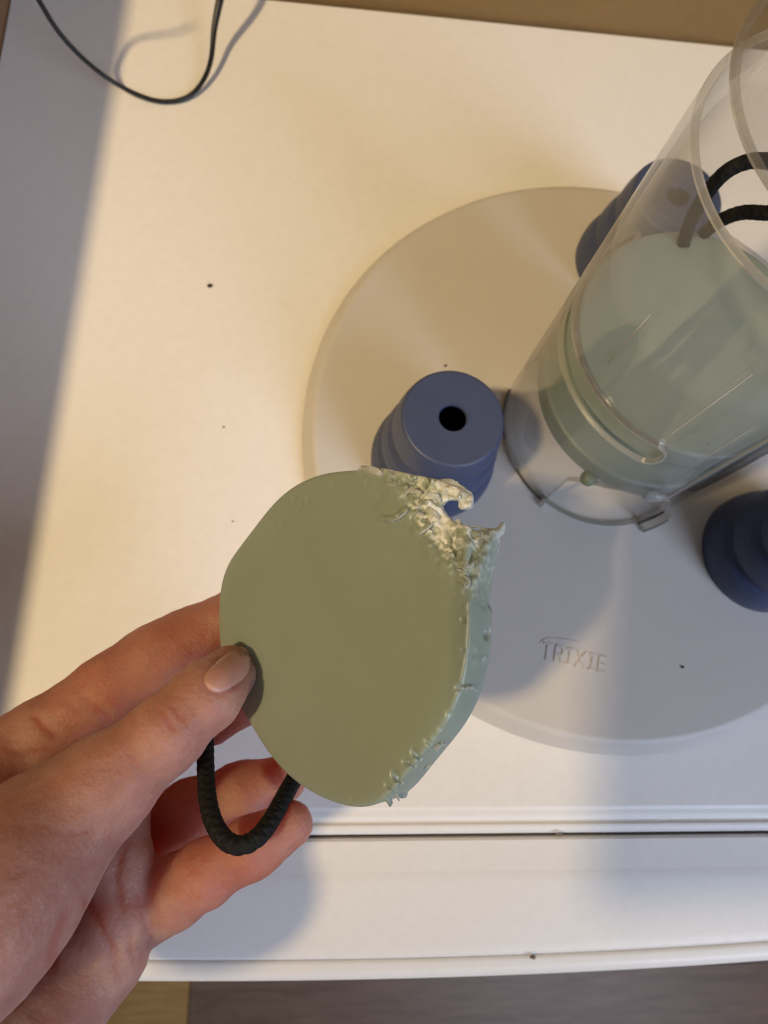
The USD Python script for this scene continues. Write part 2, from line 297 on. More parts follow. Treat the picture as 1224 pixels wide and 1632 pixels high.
# the clear tube with its two slots and the opening at its foot
def curved_cut(t0, t1, z0, z1, r, grow=None):
    R0 = TR; w = math.radians(t1 - t0) * R0; cs = CrossSection.square([w - 2 * r, z1 - z0 - 2 * r]).translate([r, r]).offset(r, m3.JoinType.Round, 2, 40)
    if grow is not None:                                               # the arch at the tube's foot
        cs = CrossSection([[(math.radians(t - t0) * R0, z - z0) for t, z in ARCH]]).offset(grow, m3.JoinType.Round, 2, 24)
    m = Manifold.extrude(cs, .012).translate([0, 0, -.006]).refine_to_length(.0025)
    a0 = math.radians(t0)
    def wf(P):
        P = np.asarray(P); th = a0 + P[:, 0] / R0; rr = R0 + P[:, 2]
        return np.c_[TX + rr * np.cos(th), TY + rr * np.sin(th), P[:, 1] + z0]
    m = m.warp_batch(wf)
    return m if m.volume() > 0 else None
zt = .232
shell = Manifold.cylinder(zt - BT, TR, TR, 200).translate([TX, TY, BT]) - Manifold.cylinder(zt, TR - .0021, TR - .0021, 200).translate([TX, TY, 0])
M_edge = mat('cut_edge_plastic', {'lw': ('layer_weight', {'blend': .4}), 'tr': ('transparent_bsdf', {'color': (.86, .85, .83)}), 'gl': ('glossy_bsdf', {'roughness': .09, 'color': (.95, .95, .95)}), 'df': ('diffuse_bsdf', {'color': (.66, .64, .60)}),
    'm1': ('mix_closure', {'fac': .30}), 'm2': ('mix_closure', {'fac': .26})}, [('tr.BSDF', 'm1.closure1'), ('df.BSDF', 'm1.closure2'), ('m1.closure', 'm2.closure1'), ('gl.BSDF', 'm2.closure2')], surface='m2.closure')
edges = []; full = shell
for t0, t1, z0, z1, r in ((100, 257, .1748, .1905, .005), (112, 250.5, .0835, .0968, .0055), (231, 287, -.02, .05, None)):
    e = .0007; dt = math.degrees(e / TR)
    c, co = (curved_cut(t0, t1, z0, z1, r), curved_cut(t0 - dt, t1 + dt, z0 - e, z1 + e, r + e)) if r else (curved_cut(t0, t1, z0, z1, .001, 0.), curved_cut(t0, t1, z0, z1, .001, .0006))
    edges.append((full ^ co) - c); shell = shell - co
tb = obj('clear_tube', shell, M_clear, toy, 40)
for e_ in edges: obj('slot_edge', e_, M_edge, tb, 40)
# clear foot ring pieces and catch at the tube's foot
def ring_piece(t0, t1, r0, r1, z0, z1, n=40):
    th = np.radians(np.linspace(t0, t1, n)); S = []
    for t in th:
        c, s = math.cos(t), math.sin(t); S.append([(TX + r * c, TY + r * s, z) for r, z in ((r0, z0), (r1, z0), (r1, z1), (r0, z1))])
    S = np.array(S); k, n_ = S.shape[:2]; i, j = np.meshgrid(np.arange(k - 1), np.arange(4), indexing='ij'); a = i * 4 + j; b = i * 4 + (j + 1) % 4
    F = np.concatenate([np.stack([a, b, b + 4], -1).reshape(-1, 3), np.stack([a, b + 4, a + 4], -1).reshape(-1, 3), [[0, 1, 2], [0, 2, 3], [4*k-4, 4*k-2, 4*k-3], [4*k-4, 4*k-1, 4*k-2]]])
    m = trimesh.Trimesh(S.reshape(-1, 3), F, process=False); m.fix_normals(); return m
M_rim = pmat('dark_seam', (.10, .095, .085), .4, .1, 200)
for t0, t1 in ((158, 189), (207, 229)): obj('foot_seam', ring_piece(t0, t1, TR + .0001, TR + .0008, BT + .0001, BT + .0012), M_rim, tb)
obj('foot_ring', ring_piece(228, 288, TR - .0018, TR + .0001, BT + .0001, BT + .0012), M_edge, tb)
obj('foot_catch', ring_piece(190, 206, TR + .0001, TR + .0010, BT + .0001, BT + .0024), M_edge, tb)
obj('foot_catch', ring_piece(229.3, 231.5, TR + .0002, TR + .0034, BT + .0003, BT + .0036), M_edge, tb)
obj('foot_catch', ring_piece(287, 304, TR + .0010, TR + .0042, BT + .0003, BT + .0040), M_edge, tb)
obj('foot_seam', ring_piece(287, 304, TR + .0002, TR + .0009, BT + .0001, BT + .0012), M_rim, tb)
obj('foot_seam', ring_piece(288, 303, TR + .0043, TR + .0048, BT + .0001, BT + .0010), M_rim, tb)
for t_, a_, b_ in ((243, .108, .150), (262, .100, .128), (206, .112, .141)): obj('pale_streak', ring_piece(t_, t_ + .45, TR - .0001, TR + .00025, a_, b_, 4), M_edge, tb)  # narrow pale upright strips on the tube wall
obj('side_seam', ring_piece(273.4, 274.6, TR - .0001, TR + .0007, .058, .172, 4), M_edge, tb)
tab = trimesh.creation.icosphere(3, 1.0); tab.vertices = tab.vertices * [.0046, .0018, .0026]; tab.vertices += (meshkit.noise(tab.vertices * 900, 3)[:, None] - .5) * .0012
tabc = np.array([TX + (TR + .0006) * math.cos(math.radians(267)), TY + (TR + .0006) * math.sin(math.radians(267)), .0590]); tab.apply_transform(trimesh.transformations.rotation_matrix(math.radians(0), [0, 0, 1])); tab.apply_translation(tabc)
obj('catch_tongue', tab, M_frost, tb)
# green discs inside the tube
def puck(z0, z1, r): return lathe(rounded([(0, z0), (r, z0), (r, z1), (0, z1)], .0016), TX, TY, 160)
d1 = thing('slide_disc', 'grey green disc lying in the lower slot of the clear tube, black cord on it', 'toy disc', 'green discs of the toy', loc=(TX, TY, .084))
obj('disc', puck(.0842, .0948, .0434), M_disc2, d1)
cd = [at(x, y, z=z) for x, y, z in ((1088, 392, .0945), (1104, 345, .106), (1130, 303, .120), (1160, 272, .129), (1196, 257, .134), (1240, 262, .136), (1275, 300, .133), (1240, 336, .126), (1195, 338, .119), (1155, 348, .110), (1122, 372, .0945))]
obj('cord', tube(spline(cd, 260), .0023, 20, .10, .0028), M_cord, d1)
d2 = thing('slide_disc', 'grey green disc near the foot of the clear tube, above the opening', 'toy disc', 'green discs of the toy', loc=(TX, TY, .03))
obj('disc', puck(.0500, .0605, .0432), M_disc2, d2)
kb = trimesh.creation.icosphere(3, .0032); kb.apply_translation(at(938, 762, z=.0500)); obj('knob', kb, pmat('olive_plastic', (.135, .17, .12), .45), d2)

# ------------------------------------------------------------------ the disc in the hand
AL, BE, DD = math.radians(40.1757), math.radians(6.6678), .182737
nC = np.array([-math.sin(AL) * math.cos(BE), math.sin(BE), math.cos(AL) * math.cos(BE)]); uC = np.array([math.cos(AL), 0, math.sin(AL)]); vC = np.cross(nC, uC)
DN, DU, DV = ROT @ nC, ROT @ uC, ROT @ vC; DP = at(553, 1019, d=DD); TH = .0105
def dplane(x, y, off=0.):
    r = ROT @ np.array([(x - 612) / FPX, -(y - 816) / FPX, -1.0]); s = ((DP - DN * off - CAM) @ DN) / (r @ DN); return CAM + r * s
def duv(x, y, off=0.):
    P = dplane(x, y, off) - DP; return np.array([P @ DU, P @ DV])
def ddepth(x, y, off=0.): return -((dplane(x, y, off) - CAM) @ ROT)[2]
def poly_sd(U, V, poly):
    P = np.asarray(poly); d = np.full(U.shape, 1e9); ins = np.zeros(U.shape, bool)
    for (x0, y0), (x1, y1) in zip(P, np.roll(P, -1, 0)):
        ex, ey = x1 - x0, y1 - y0; t = np.clip(((U - x0) * ex + (V - y0) * ey) / (ex * ex + ey * ey + 1e-18), 0, 1)
        d = np.minimum(d, np.hypot(U - x0 - t * ex, V - y0 - t * ey))
        if y0 != y1:
            cr = ((y0 > V) != (y1 > V)) & (U < (x1 - x0) * (V - y0) / (y1 - y0) + x0); ins ^= cr
    return np.where(ins, -d, d)
face_px = [(575, 748), (537, 750), (500, 757), (474, 769), (450, 785), (425, 812), (400, 845), (378, 874), (360, 898), (350, 930), (347, 965), (347, 1000), (350, 1040), (362, 1085), (376, 1115), (395, 1150), (412, 1180), (430, 1206), (453, 1233), (480, 1255), (505, 1270), (530, 1281), (555, 1288), (578, 1290), (600, 1286), (618, 1272), (642, 1240), (672, 1203), (703, 1165), (722, 1132), (735, 1100), (742, 1068), (746, 1040), (749, 1000), (749, 960), (747, 930)]
from scipy.interpolate import CubicSpline
ol = np.array([duv(*p) for p in face_px]); tt = np.r_[0, np.cumsum(np.linalg.norm(np.diff(ol, axis=0), axis=1))]
from scipy.ndimage import gaussian_filter1d
ol = CubicSpline(tt, ol)(np.linspace(0, tt[-1], 260)); o0, o1 = ol[0].copy(), ol[-1].copy(); ol = gaussian_filter1d(ol, 5, axis=0, mode='nearest'); ol = list(np.vstack([o0, ol[6:-6], o1]))
# the chewed stretch: the rim there follows the back edge seen beyond the torn slope
ol += [duv(x, y, TH) for x, y in ((797, 880), (802, 845), (790, 820), (765, 795), (745, 780), (715, 768), (680, 762), (640, 754), (610, 750))]
ol = np.array(ol)
hS = .00040
u0, u1, v0, v1, w0, w1 = ol[:, 0].min() - .004, ol[:, 0].max() + .004, ol[:, 1].min() - .004, ol[:, 1].max() + .004, -TH - .003, .003
gu, gv, gw = np.arange(u0, u1, hS), np.arange(v0, v1, hS), np.arange(w0, w1, hS)
U2, V2 = np.meshgrid(gu, gv, indexing='ij'); sd2 = poly_sd(U2, V2, ol)
G = np.stack(np.meshgrid(gu, gv, gw, indexing='ij'), -1)
rr = .0009; wz = np.abs(gw + TH / 2) - TH / 2 + rr; q1 = np.repeat((sd2 + rr)[:, :, None], len(gw), 2); q2 = np.broadcast_to(wz, q1.shape)
D = np.minimum(np.maximum(q1, q2), 0) + np.hypot(np.maximum(q1, 0), np.maximum(q2, 0)) - rr
# torn slope at the upper right: from a ragged line on the face down to the back rim
line_px = [(592, 742), (615, 770), (640, 812), (662, 850), (690, 885), (716, 925), (742, 962)]
LN = np.array([duv(*p) for p in line_px]); reg = np.vstack([LN, [[.075, LN[-1, 1]], [.075, .075], [LN[0, 0], .075]]])
sreg = -poly_sd(U2, V2, reg)                                        # >0 inside the chewed region, metres from its inner border
nz = meshkit.fbm(G * 330, 4, 11) - .5; nz2 = meshkit.fbm(G * 900, 3, 5) - .5; nzl = meshkit.fbm(G * 130, 3, 23) - .5
depth_top = -np.clip(sreg, 0, None)[:, :, None] * .46 - .0003
slope = (G[..., 2] - depth_top) * .88
mask = np.clip(sreg / .004, 0, 1)[:, :, None]
rid = np.abs(meshkit.fbm(G * 420, 3, 41) - .5) * 2
slope = slope + (nz * .0034 + nz2 * .0020 + nzl * .0056 - (rid - .30) * .0046) * mask
D = np.where(mask > 0, np.maximum(D, np.where(mask > 0, slope - (1 - mask) * .0012, -1)), D)
# the hole bitten right through, and a ragged rim
notch = np.array([duv(x, y, TH * .8) for x, y in ((705, 803), (716, 797), (731, 798), (737, 811), (752, 808), (753, 785), (765, 760), (860, 760), (860, 836), (800, 842), (775, 845), (752, 844), (738, 839), (728, 834), (718, 826), (708, 816))])
nsh = (duv(745, 820, 0.) - duv(745, 820, TH)) / TH                  # the bite went in aslant
sn = np.stack([poly_sd(U2 - nsh[0] * (w + TH * .8), V2 - nsh[1] * (w + TH * .8), notch) for w in gw], -1) + nz * .0016
D = np.maximum(D, -sn)
rag = np.clip(1 - np.abs(sreg - .002) / .02, 0, 1)[:, :, None] * (sreg > -.001)[:, :, None]
D = D + rag * nz2 * .0007 + np.clip(1 + sreg / .006, 0, 1)[:, :, None] * (sreg < 0)[:, :, None] * nz * .0006
wear_pts = []
def bite(x, y, r, off=0., dz=.0, soft=.0004):
    """a tooth mark: a small pit pressed into the plastic at a place of the photograph"""
    global D
    p = np.r_[duv(x, y, off), -off + dz]; d = np.linalg.norm(G - p, axis=-1) - r
    h = np.maximum(soft - np.abs(D + d), 0) / soft; D = np.maximum(D, -d) + h * h * soft * .25; wear_pts.append((p, r))
def bump_add(pts, r, off=0.):
    global D
    P = [np.r_[duv(x, y, o), -o] for x, y, o in pts]
    for a, b in zip(P, P[1:]): D = smin(D, cone_sdf(G, a, b, r, r * .8), .0006)
    wear_pts.extend((p, r * 1.6) for p in P)
def slit(x, y, r, ln, ang, dz=.0):
    """a tooth cut: a narrow pit, ln long, through the face's edge"""
    global D
    p = np.r_[duv(x, y), dz]; e = np.array([math.cos(ang), math.sin(ang), -1.15]) * ln
    d = cone_sdf(G, p - e * .5, p + e * .5, r, r * .55); D = np.maximum(D, -d)
rb = np.random.default_rng(3)
for x, y, r in ((737, 985, .0006), (735, 1034, .0005), (729, 1096, .0009), (727, 1118, .0006), (716, 1138, .0010), (692, 1176, .0009), (678, 1180, .0006), (659, 1198, .0010), (645, 1214, .0010), (628, 1234, .0013), (616, 1250, .0008), (700, 1160, .0006)):
    slit(x, y, r * 1.15, .0034, math.radians(rb.uniform(-75, 10)), .0002)
for x, y, r in ((468, 797, .0012), (479, 803, .0009), (490, 797, .0011), (472, 815, .0007), (448, 836, .0010), (530, 775, .0009), (585, 770, .0010), (605, 790, .0010), (630, 822, .0012), (560, 1274, .0009)):
    bite(x, y, r, 0., r * .72)
for x, y, o, r in ((752, 1000, .003, .0008), (778, 1010, .008, .0016), (760, 1040, .003, .0011), (768, 1066, .005, .0008), (776, 1100, .0088, .0016), (752, 1096, .002, .0008), (735, 1165, .004, .0010), (712, 1190, .005, .0008), (680, 1218, .008, .0012), (655, 1240, .0085, .0010), (786, 960, .0095, .0016)):
    slit(x, y, r, .002, rb.uniform(0, 3)) if r < .001 else bite(x, y, r, o, 0., .0006)
bump_add([(738, 1040, .001), (752, 1036, .0035), (768, 1040, .0075), (768, 1052, .0075), (755, 1056, .004)], .0007)
bump_add([(612, 1268, .001), (624, 1258, .003), (634, 1258, .006), (641, 1268, .0085), (647, 1266, .0098)], .0007)
bump_add([(618, 1274, .002), (622, 1284, .005)], .0006)
bump_add([(688, 778, .0085), (712, 776, .009), (734, 782, .0095), (745, 792, .0095), (746, 803, .0095), (737, 806, .0095)], .0014)
bump_add([(742, 845, .004), (746, 868, .003), (742, 890, .002)], .0013)
bump_add([(770, 848, .0095), (798, 846, .0098), (801, 836, .0098)], .0010)
bump_add([(732, 872, .002), (733, 842, .004), (731, 830, .006)], .0009)
bump_add([(742, 900, .0015), (752, 905, .004), (758, 893, .0055)], .0009)
bump_add([(608, 826, .0004), (622, 828, -.0006), (634, 822, -.0012), (644, 812, .0004)], .0009)
bump_add([(668, 846, .0015), (682, 838, .0005), (690, 826, .002)], .0006)
bump_add([(690, 905, .002), (706, 915, .001), (722, 912, .001)], .0008)
bump_add([(655, 800, .002), (680, 800, .001), (700, 812, .003)], .0008)
bump_add([(574, 752, .0006), (590, 752, .0005), (606, 756, .0008), (618, 762, .003)], .0008)
from scipy.ndimage import gaussian_filter
from scipy import sparse
def relax(m, it, lam=.5, mu=-.52):
    e = m.edges_unique; n = len(m.vertices); A = sparse.coo_matrix((np.ones(2 * len(e)), (np.r_[e[:, 0], e[:, 1]], np.r_[e[:, 1], e[:, 0]])), shape=(n, n)).tocsr()
    dg = np.maximum(np.asarray(A.sum(1)).ravel(), 1)[:, None]; v = np.array(m.vertices)
    for i in range(it):
        for k in (lam, mu): v = v + k * (A @ v / dg - v)
    m.vertices = v
D = np.pad(gaussian_filter(D, .55), 1, constant_values=.002)
dm = surface_nets(D, np.array([gu[0] - hS, gv[0] - hS, gw[0] - hS]), hS)
comp = dm.split(only_watertight=False)
if len(comp) > 1: dm = max(comp, key=lambda c: len(c.faces))
relax(dm, 2)
Q = np.array(dm.vertices)
pts_reg = poly_sd(Q[:, 0], Q[:, 1], reg)
nq = np.r_[duv(722, 822, TH * .6), -TH * .6]; near_n = np.clip(1.25 - np.linalg.norm((Q - nq) * [1, 1, .6], axis=1) / .012, 0, 1)
below = np.clip((-.0002 - Q[:, 2]) / .0006, 0, 1) * np.clip(-pts_reg / .002, 0, 1)
ridge = np.clip((np.abs(meshkit.fbm(Q * 420, 3, 51) - .5) * 2 - .06) / .2, 0, 1)
wear = below * (.20 + .55 * near_n + .40 * (1 - ridge) + .5 * (meshkit.fbm(Q * 300, 2, 77) - .5))
side = np.clip(-pts_reg / .002, 0, 1) * np.clip(1 + poly_sd(Q[:, 0], Q[:, 1], ol) / .004, 0, 1)
wear = np.maximum(wear, side * (.18 + .6 * np.clip((Q[:, 1] - duv(790, 890, TH)[1]) / .006, 0, 1)))
for p, r in wear_pts:
    if r > .0006: wear = np.maximum(wear, .3 * np.clip(1.5 - np.linalg.norm(Q - p, axis=1) / (r * 1.1), 0, 1))
wear = np.clip(wear, 0, 1)
held = thing('slide_disc', 'thick olive green disc with a chewed torn edge, held by the hand', 'toy disc', 'green discs of the toy', loc=DP)
dm.vertices = DP + Q[:, :1] * DU + Q[:, 1:2] * DV + Q[:, 2:] * DN
dp = obj('disc', dm, M_disc, held, True); primvar(dp, 'wear', wear)
M_shred = mat('torn_plastic_shred', {'t': ('texture_coordinate', {}), 'n': ('noise_texture', {'scale': 900., 'detail': 3.}), 'r': ('rgb_ramp', {'ramp': [(.35, (.66, .68, .62)), (.65, (.84, .85, .82))]}),
    'p': ('principled_bsdf', {'roughness': .45, 'subsurface_weight': .5, 'subsurface_scale': .002, 'subsurface_radius': (1., 1., .9)}), 'tl': ('translucent_bsdf', {'color': (.75, .77, .70)}), 'mx': ('mix_closure', {'fac': .28})},
    [('t.object', 'n.vector'), ('n.fac', 'r.fac'), ('r.color', 'p.base_color'), ('p.BSDF', 'mx.closure1'), ('tl.BSDF', 'mx.closure2')], surface='mx.closure')
def shred(pts, w, seed, t=.00016):
    """a thin torn strip: places of the photograph with their height over the disc's face"""
    P = spline([DP + DU * duv(x, y, -h)[0] + DV * duv(x, y, -h)[1] + DN * h for x, y, h in pts], 22); T = np.gradient(P, axis=0); T /= np.linalg.norm(T, axis=1)[:, None]
    r = np.random.default_rng(seed); ang = r.uniform(0, 3.1) + np.linspace(0, r.uniform(-1.6, 1.6), 22); a = np.cross(T, DN + .01 * DU); a /= np.linalg.norm(a, axis=1)[:, None]; b = np.cross(T, a)
    S = a * np.cos(ang)[:, None] + b * np.sin(ang)[:, None]; N = np.cross(T, S); k = np.linspace(0, 1, 22)
    ww = w * (.35 + .65 * np.sin(np.pi * np.clip(k * .85 + .12, 0, 1)) ** .7) * (1 + .45 * (r.random(22) - .5)); ww[-1] *= .3; cur = .35 * ww
    L = [(P + S * (ww * u)[:, None] + N * (cur * (1 - u * u) + t * sg)[:, None]) for u, sg in ((-1, 1), (0, 1), (1, 1), (1, -1), (0, -1), (-1, -1))]
    S6 = np.stack(L, 1); i, j = np.meshgrid(np.arange(21), np.arange(6), indexing='ij'); q = i * 6 + j; q2 = i * 6 + (j + 1) % 6
    F = np.concatenate([np.stack([q, q2, q2 + 6], -1).reshape(-1, 3), np.stack([q, q2 + 6, q + 6], -1).reshape(-1, 3), [[0, 5, 1], [5, 4, 1], [1, 4, 2], [4, 3, 2], [126, 127, 131], [131, 127, 130], [127, 128, 130], [130, 128, 129]]])
    m = trimesh.Trimesh(S6.reshape(-1, 3), F, process=False); m.fix_normals(); obj('torn_shred', m, M_shred, held, 50)
for i, (pts, w) in enumerate([
    ([(572, 752, 0), (588, 749, .0012), (604, 753, .0008), (612, 762, -.001)], .0009), 
    ([(612, 824, -.0006), (628, 830, .0010), (642, 822, .0012), (652, 812, -.0004)], .0007), ([(664, 850, -.002), (676, 846, .0), (688, 836, -.001), (694, 824, -.004)], .0006),
    ([(690, 778, -.006), (704, 768, -.006), (722, 771, -.0075), (734, 780, -.009)], .0011), ([(726, 782, -.008), (742, 786, -.0085), (749, 797, -.0095), (744, 808, -.010)], .0010),
    ([(704, 806, -.005), (714, 794, -.006), (728, 796, -.0075)], .0007), ([(700, 800, -.003), (692, 790, -.002), (680, 788, -.001)], .0008), ([(712, 822, -.005), (716, 840, -.004), (722, 856, -.003)], .0009),
    ([(728, 834, -.005), (733, 848, -.004), (736, 868, -.003), (732, 884, -.0015)], .0011), ([(742, 840, -.006), (746, 856, -.005), (744, 874, -.003)], .0009), ([(744, 844, -.004), (760, 840, -.0065), (778, 845, -.0085), (792, 843, -.0098)], .0005),
    ([(790, 850, -.0095), (800, 844, -.0102), (801, 834, -.0104)], .0008), ([(738, 896, -.001), (750, 902, -.002), (758, 896, -.004), (757, 886, -.0055)], .0008), ([(740, 918, -.0006), (748, 926, -.001), (743, 938, .0002)], .0007),
    ([(694, 915, -.0012), (706, 909, -.0004), (718, 914, -.0012)], .0005), 
    ([(694, 862, -.003), (706, 872, -.0018), (712, 888, -.002)], .0009), ([(680, 812, -.002), (692, 818, -.0015), (700, 830, -.003)], .0007), ([(640, 786, -.0015), (656, 782, -.0006), (672, 786, -.0015)], .0007), ([(612, 770, -.0008), (626, 772, -.0003), (636, 780, -.0012)], .0006),
    ([(733, 1040, 0), (748, 1037, -.0026), (764, 1038, -.0066), (771, 1046, -.0072), (764, 1055, -.006), (750, 1057, -.003)], .0006), ([(742, 1098, -.001), (752, 1096, -.0035), (762, 1102, -.006)], .0005), ([(738, 968, -.0003), (750, 967, -.003), (760, 970, -.005)], .0004),
    ([(608, 1264, .0), (620, 1256, -.002), (632, 1256, -.0055), (642, 1266, -.0085), (648, 1268, -.0100)], .0008), ([(612, 1268, -.001), (622, 1272, -.004), (620, 1284, -.006)], .0007), ([(618, 1258, -.001), (630, 1266, -.004), (636, 1276, -.007)], .0006), ([(694, 1196, -.002), (702, 1186, -.0035), (710, 1188, -.006)], .0005)]):
    shred(pts, w, 60 + i)
rs = np.random.default_rng(17)
for i in range(46):
    f = rs.random(); a_ = np.array([[600, 758], [640, 790], [672, 830], [700, 868], [722, 905], [742, 945]]); q = f * 4.99; k_ = int(q); c_ = a_[k_] * (1 - q + k_) + a_[k_ + 1] * (q - k_)
    e = rs.uniform(2, 42) * np.sin(math.pi * (.12 + .76 * f)) + 4; c_ = c_ + np.array([.70, -.45]) * e; hgt = -min(e * .00017, .0062) + .0002
    th_ = rs.uniform(0, 6.28); l_ = rs.uniform(4, 9); v_ = np.array([math.cos(th_), math.sin(th_)]) * l_
    cc = Point(*duv(*c_, TH * .5)); 
    if np.hypot(*(c_ - [738, 815])) < 24: continue
    shred([(*(c_ - v_), hgt - .0006), (*(c_ + rs.uniform(-2, 2, 2)), hgt + rs.uniform(.0002, .0012)), (*(c_ + v_), hgt + rs.uniform(-.0006, .0008))], rs.uniform(.0002, .00045), 200 + i, .00012)
loop = [at(x, y, d=d) for x, y, d in ((372, 1050, .2235), (352, 1090, .2190), (335, 1130, .2130), (328, 1180, .2060), (328, 1230, .1980), (333, 1285, .1885), (348, 1325, .1835), (372, 1346, .1815), (400, 1342, .1820), (425, 1318, .1860), (446, 1283, .1930), (464, 1250, .2020), (480, 1215, .2110), (478, 1180, .2130))]
obj('cord', tube(spline(loop, 420), .0024, 28, .09, .0026), M_cord, held)

# ------------------------------------------------------------------ the hand
def J(x, y, d): return np.array([(x - 612) / FPX * d, -(y - 816) / FPX * d, -d])     # joints are laid out in the view's axes, metres
hH = .0010
lo, hi = np.array([-.180, -.175, -.258]), np.array([-.012, -.010, -.118])
ax = [np.arange(a, b, hH, dtype=np.float32) for a, b in zip(lo, hi)]
GH = np.stack(np.meshgrid(*ax, indexing='ij'), -1)
def chain(js, k=.004):
    d = None
    for (a, ra), (b, rb) in zip(js, js[1:]):
        c = cone_sdf(GH, a.astype(np.float32), b.astype(np.float32), ra, rb); d = c if d is None else smin(d, c, k)
    return d.astype(np.float32)
def ball(p, r, sc=None):
    return (np.linalg.norm(GH - p.astype(np.float32), axis=-1) - r).astype(np.float32)
tipd = ddepth(372, 1082)
thumb = chain([(J(-130, 1560, .152), .0160), (J(84, 1318, .182), .0140), (J(262, 1172, .1885), .0098), (J(330, 1108, .1935), .0089), (J(364, 1075, tipd - .0070), .0080)], .004)
thumb = smin(thumb, ball(J(160, 1262, .187), .0106), .010)
thenar = smin(ball(J(14, 1400, .173), .0160), ball(J(-80, 1495, .160), .0170), .02)
thumb = smin(thumb, thenar, .014)
palm = chain([(J(-20, 1235, .208), .0122), (J(-300, 1640, .155), .0140)])
for js in ([(J(35, 1335, .214), .0125), (J(-230, 1760, .158), .0150)], [(J(95, 1420, .211), .0120), (J(-170, 1850, .158), .0150)], [(J(148, 1490, .204), .0115), (J(-110, 1860, .155), .0150)],
           [(J(60, 1260, .219), .0115), (J(184, 1300, .206), .0088), (J(192, 1385, .1985), .0086), (J(190, 1460, .194), .0084), (J(186, 1520, .195), .0084)], [(J(140, 1500, .203), .012), (J(40, 1665, .178), .0135), (J(-90, 1840, .155), .0150)]):
    palm = smin(palm, chain(js), .011)
palm = smin(palm, chain([(J(-230, 1750, .160), .0190), (J(-330, 1930, .145), .0200)]), .02)
index = chain([(J(-30, 1225, .211), .0115), (J(60, 1175, .216), .0104), (J(175, 1095, .2205), .0100), (J(300, 1020, .2290), .0094), (J(400, 968, .2320), .0086), (J(452, 945, .2270), .0066)], .004)
index = smin(index, ball(J(250, 1052, .2235), .0098), .008)
middle = chain([(J(30, 1330, .219), .0115), (J(215, 1195, .236), .0096), (J(335, 1142, .2385), .0086), (J(440, 1098, .2310), .0070)], .004)
ring = chain([(J(110, 1400, .219), .0108), (J(205, 1345, .2265), .0100), (J(305, 1292, .2225), .0092), (J(392, 1262, .2225), .0086), (J(455, 1240, .2210), .0070)], .004)
ring = smin(ring, ball(J(382, 1268, .2200), .0084), .004)
little = chain([(J(150, 1492, .208), .0104), (J(235, 1446, .2045), .0094), (J(325, 1393, .1965), .0083), (J(405, 1349, .1955), .0076), (J(462, 1314, .1955), .0063)], .004)
little = smin(little, ball(J(275, 1423, .2005), .0088), .006)
body = smin(palm, thumb, .0035)
for f, k in ((index, .004), (middle, .004), (ring, .0014), (little, .0014)): body = smin(body, f, k)
hm = surface_nets(np.pad(body, 1, constant_values=.005), lo - hH, hH)
comp = hm.split(only_watertight=False)
if len(comp) > 1: hm = max(comp, key=lambda c: len(c.faces))
trimesh.smoothing.filter_taubin(hm, .5, .53, 10)
# creases, folds and the nail bed, pressed into the skin along lines measured in the photograph
def creases(m, lines):
    v = np.array(m.vertices); n = np.array(m.vertex_normals); p = np.stack([612 + FPX * v[:, 0] / -v[:, 2], 816 - FPX * v[:, 1] / -v[:, 2]], 1)
    face = np.einsum('ij,ij->i', n, -v / np.linalg.norm(v, axis=1)[:, None]); shift = np.zeros(len(v)); fl = np.zeros(len(v))
    for pts, w, dep, dmin, dmax in lines:
        ln = LineString(pts); P = np.array(pts, float); ok = (face > .05) & (-v[:, 2] > dmin) & (-v[:, 2] < dmax) & (p[:, 0] > P[:, 0].min() - 4 * w) & (p[:, 0] < P[:, 0].max() + 4 * w) & (p[:, 1] > P[:, 1].min() - 4 * w) & (p[:, 1] < P[:, 1].max() + 4 * w)
        i = np.nonzero(ok)[0]
        d = np.array([ln.distance(Point(*q)) for q in p[i]]); t = np.array([ln.project(Point(*q), normalized=True) for q in p[i]])
        taper = np.clip(np.minimum(t, 1 - t) * 5, .15, 1) if dep > 0 else np.clip(np.minimum(t, 1 - t) * 5, .3, 1)
        g = np.exp(-(d / w) ** 2) * taper; shift[i] -= dep * g; fl[i] = np.maximum(fl[i], np.clip(dep / .0006, 0, 1) * np.exp(-(d / w / 1.1) ** 2) * taper * .4)
    m.vertices = v + n * shift[:, None]; return fl
hm2 = hm.subdivide_loop(1) if len(hm.faces) < 130000 else hm
nail_px = [(322, 1078), (332, 1064), (350, 1049), (368, 1036), (384, 1029), (395, 1033), (401, 1046), (402, 1060), (396, 1074), (384, 1088), (368, 1100), (350, 1107), (334, 1102), (324, 1091)]
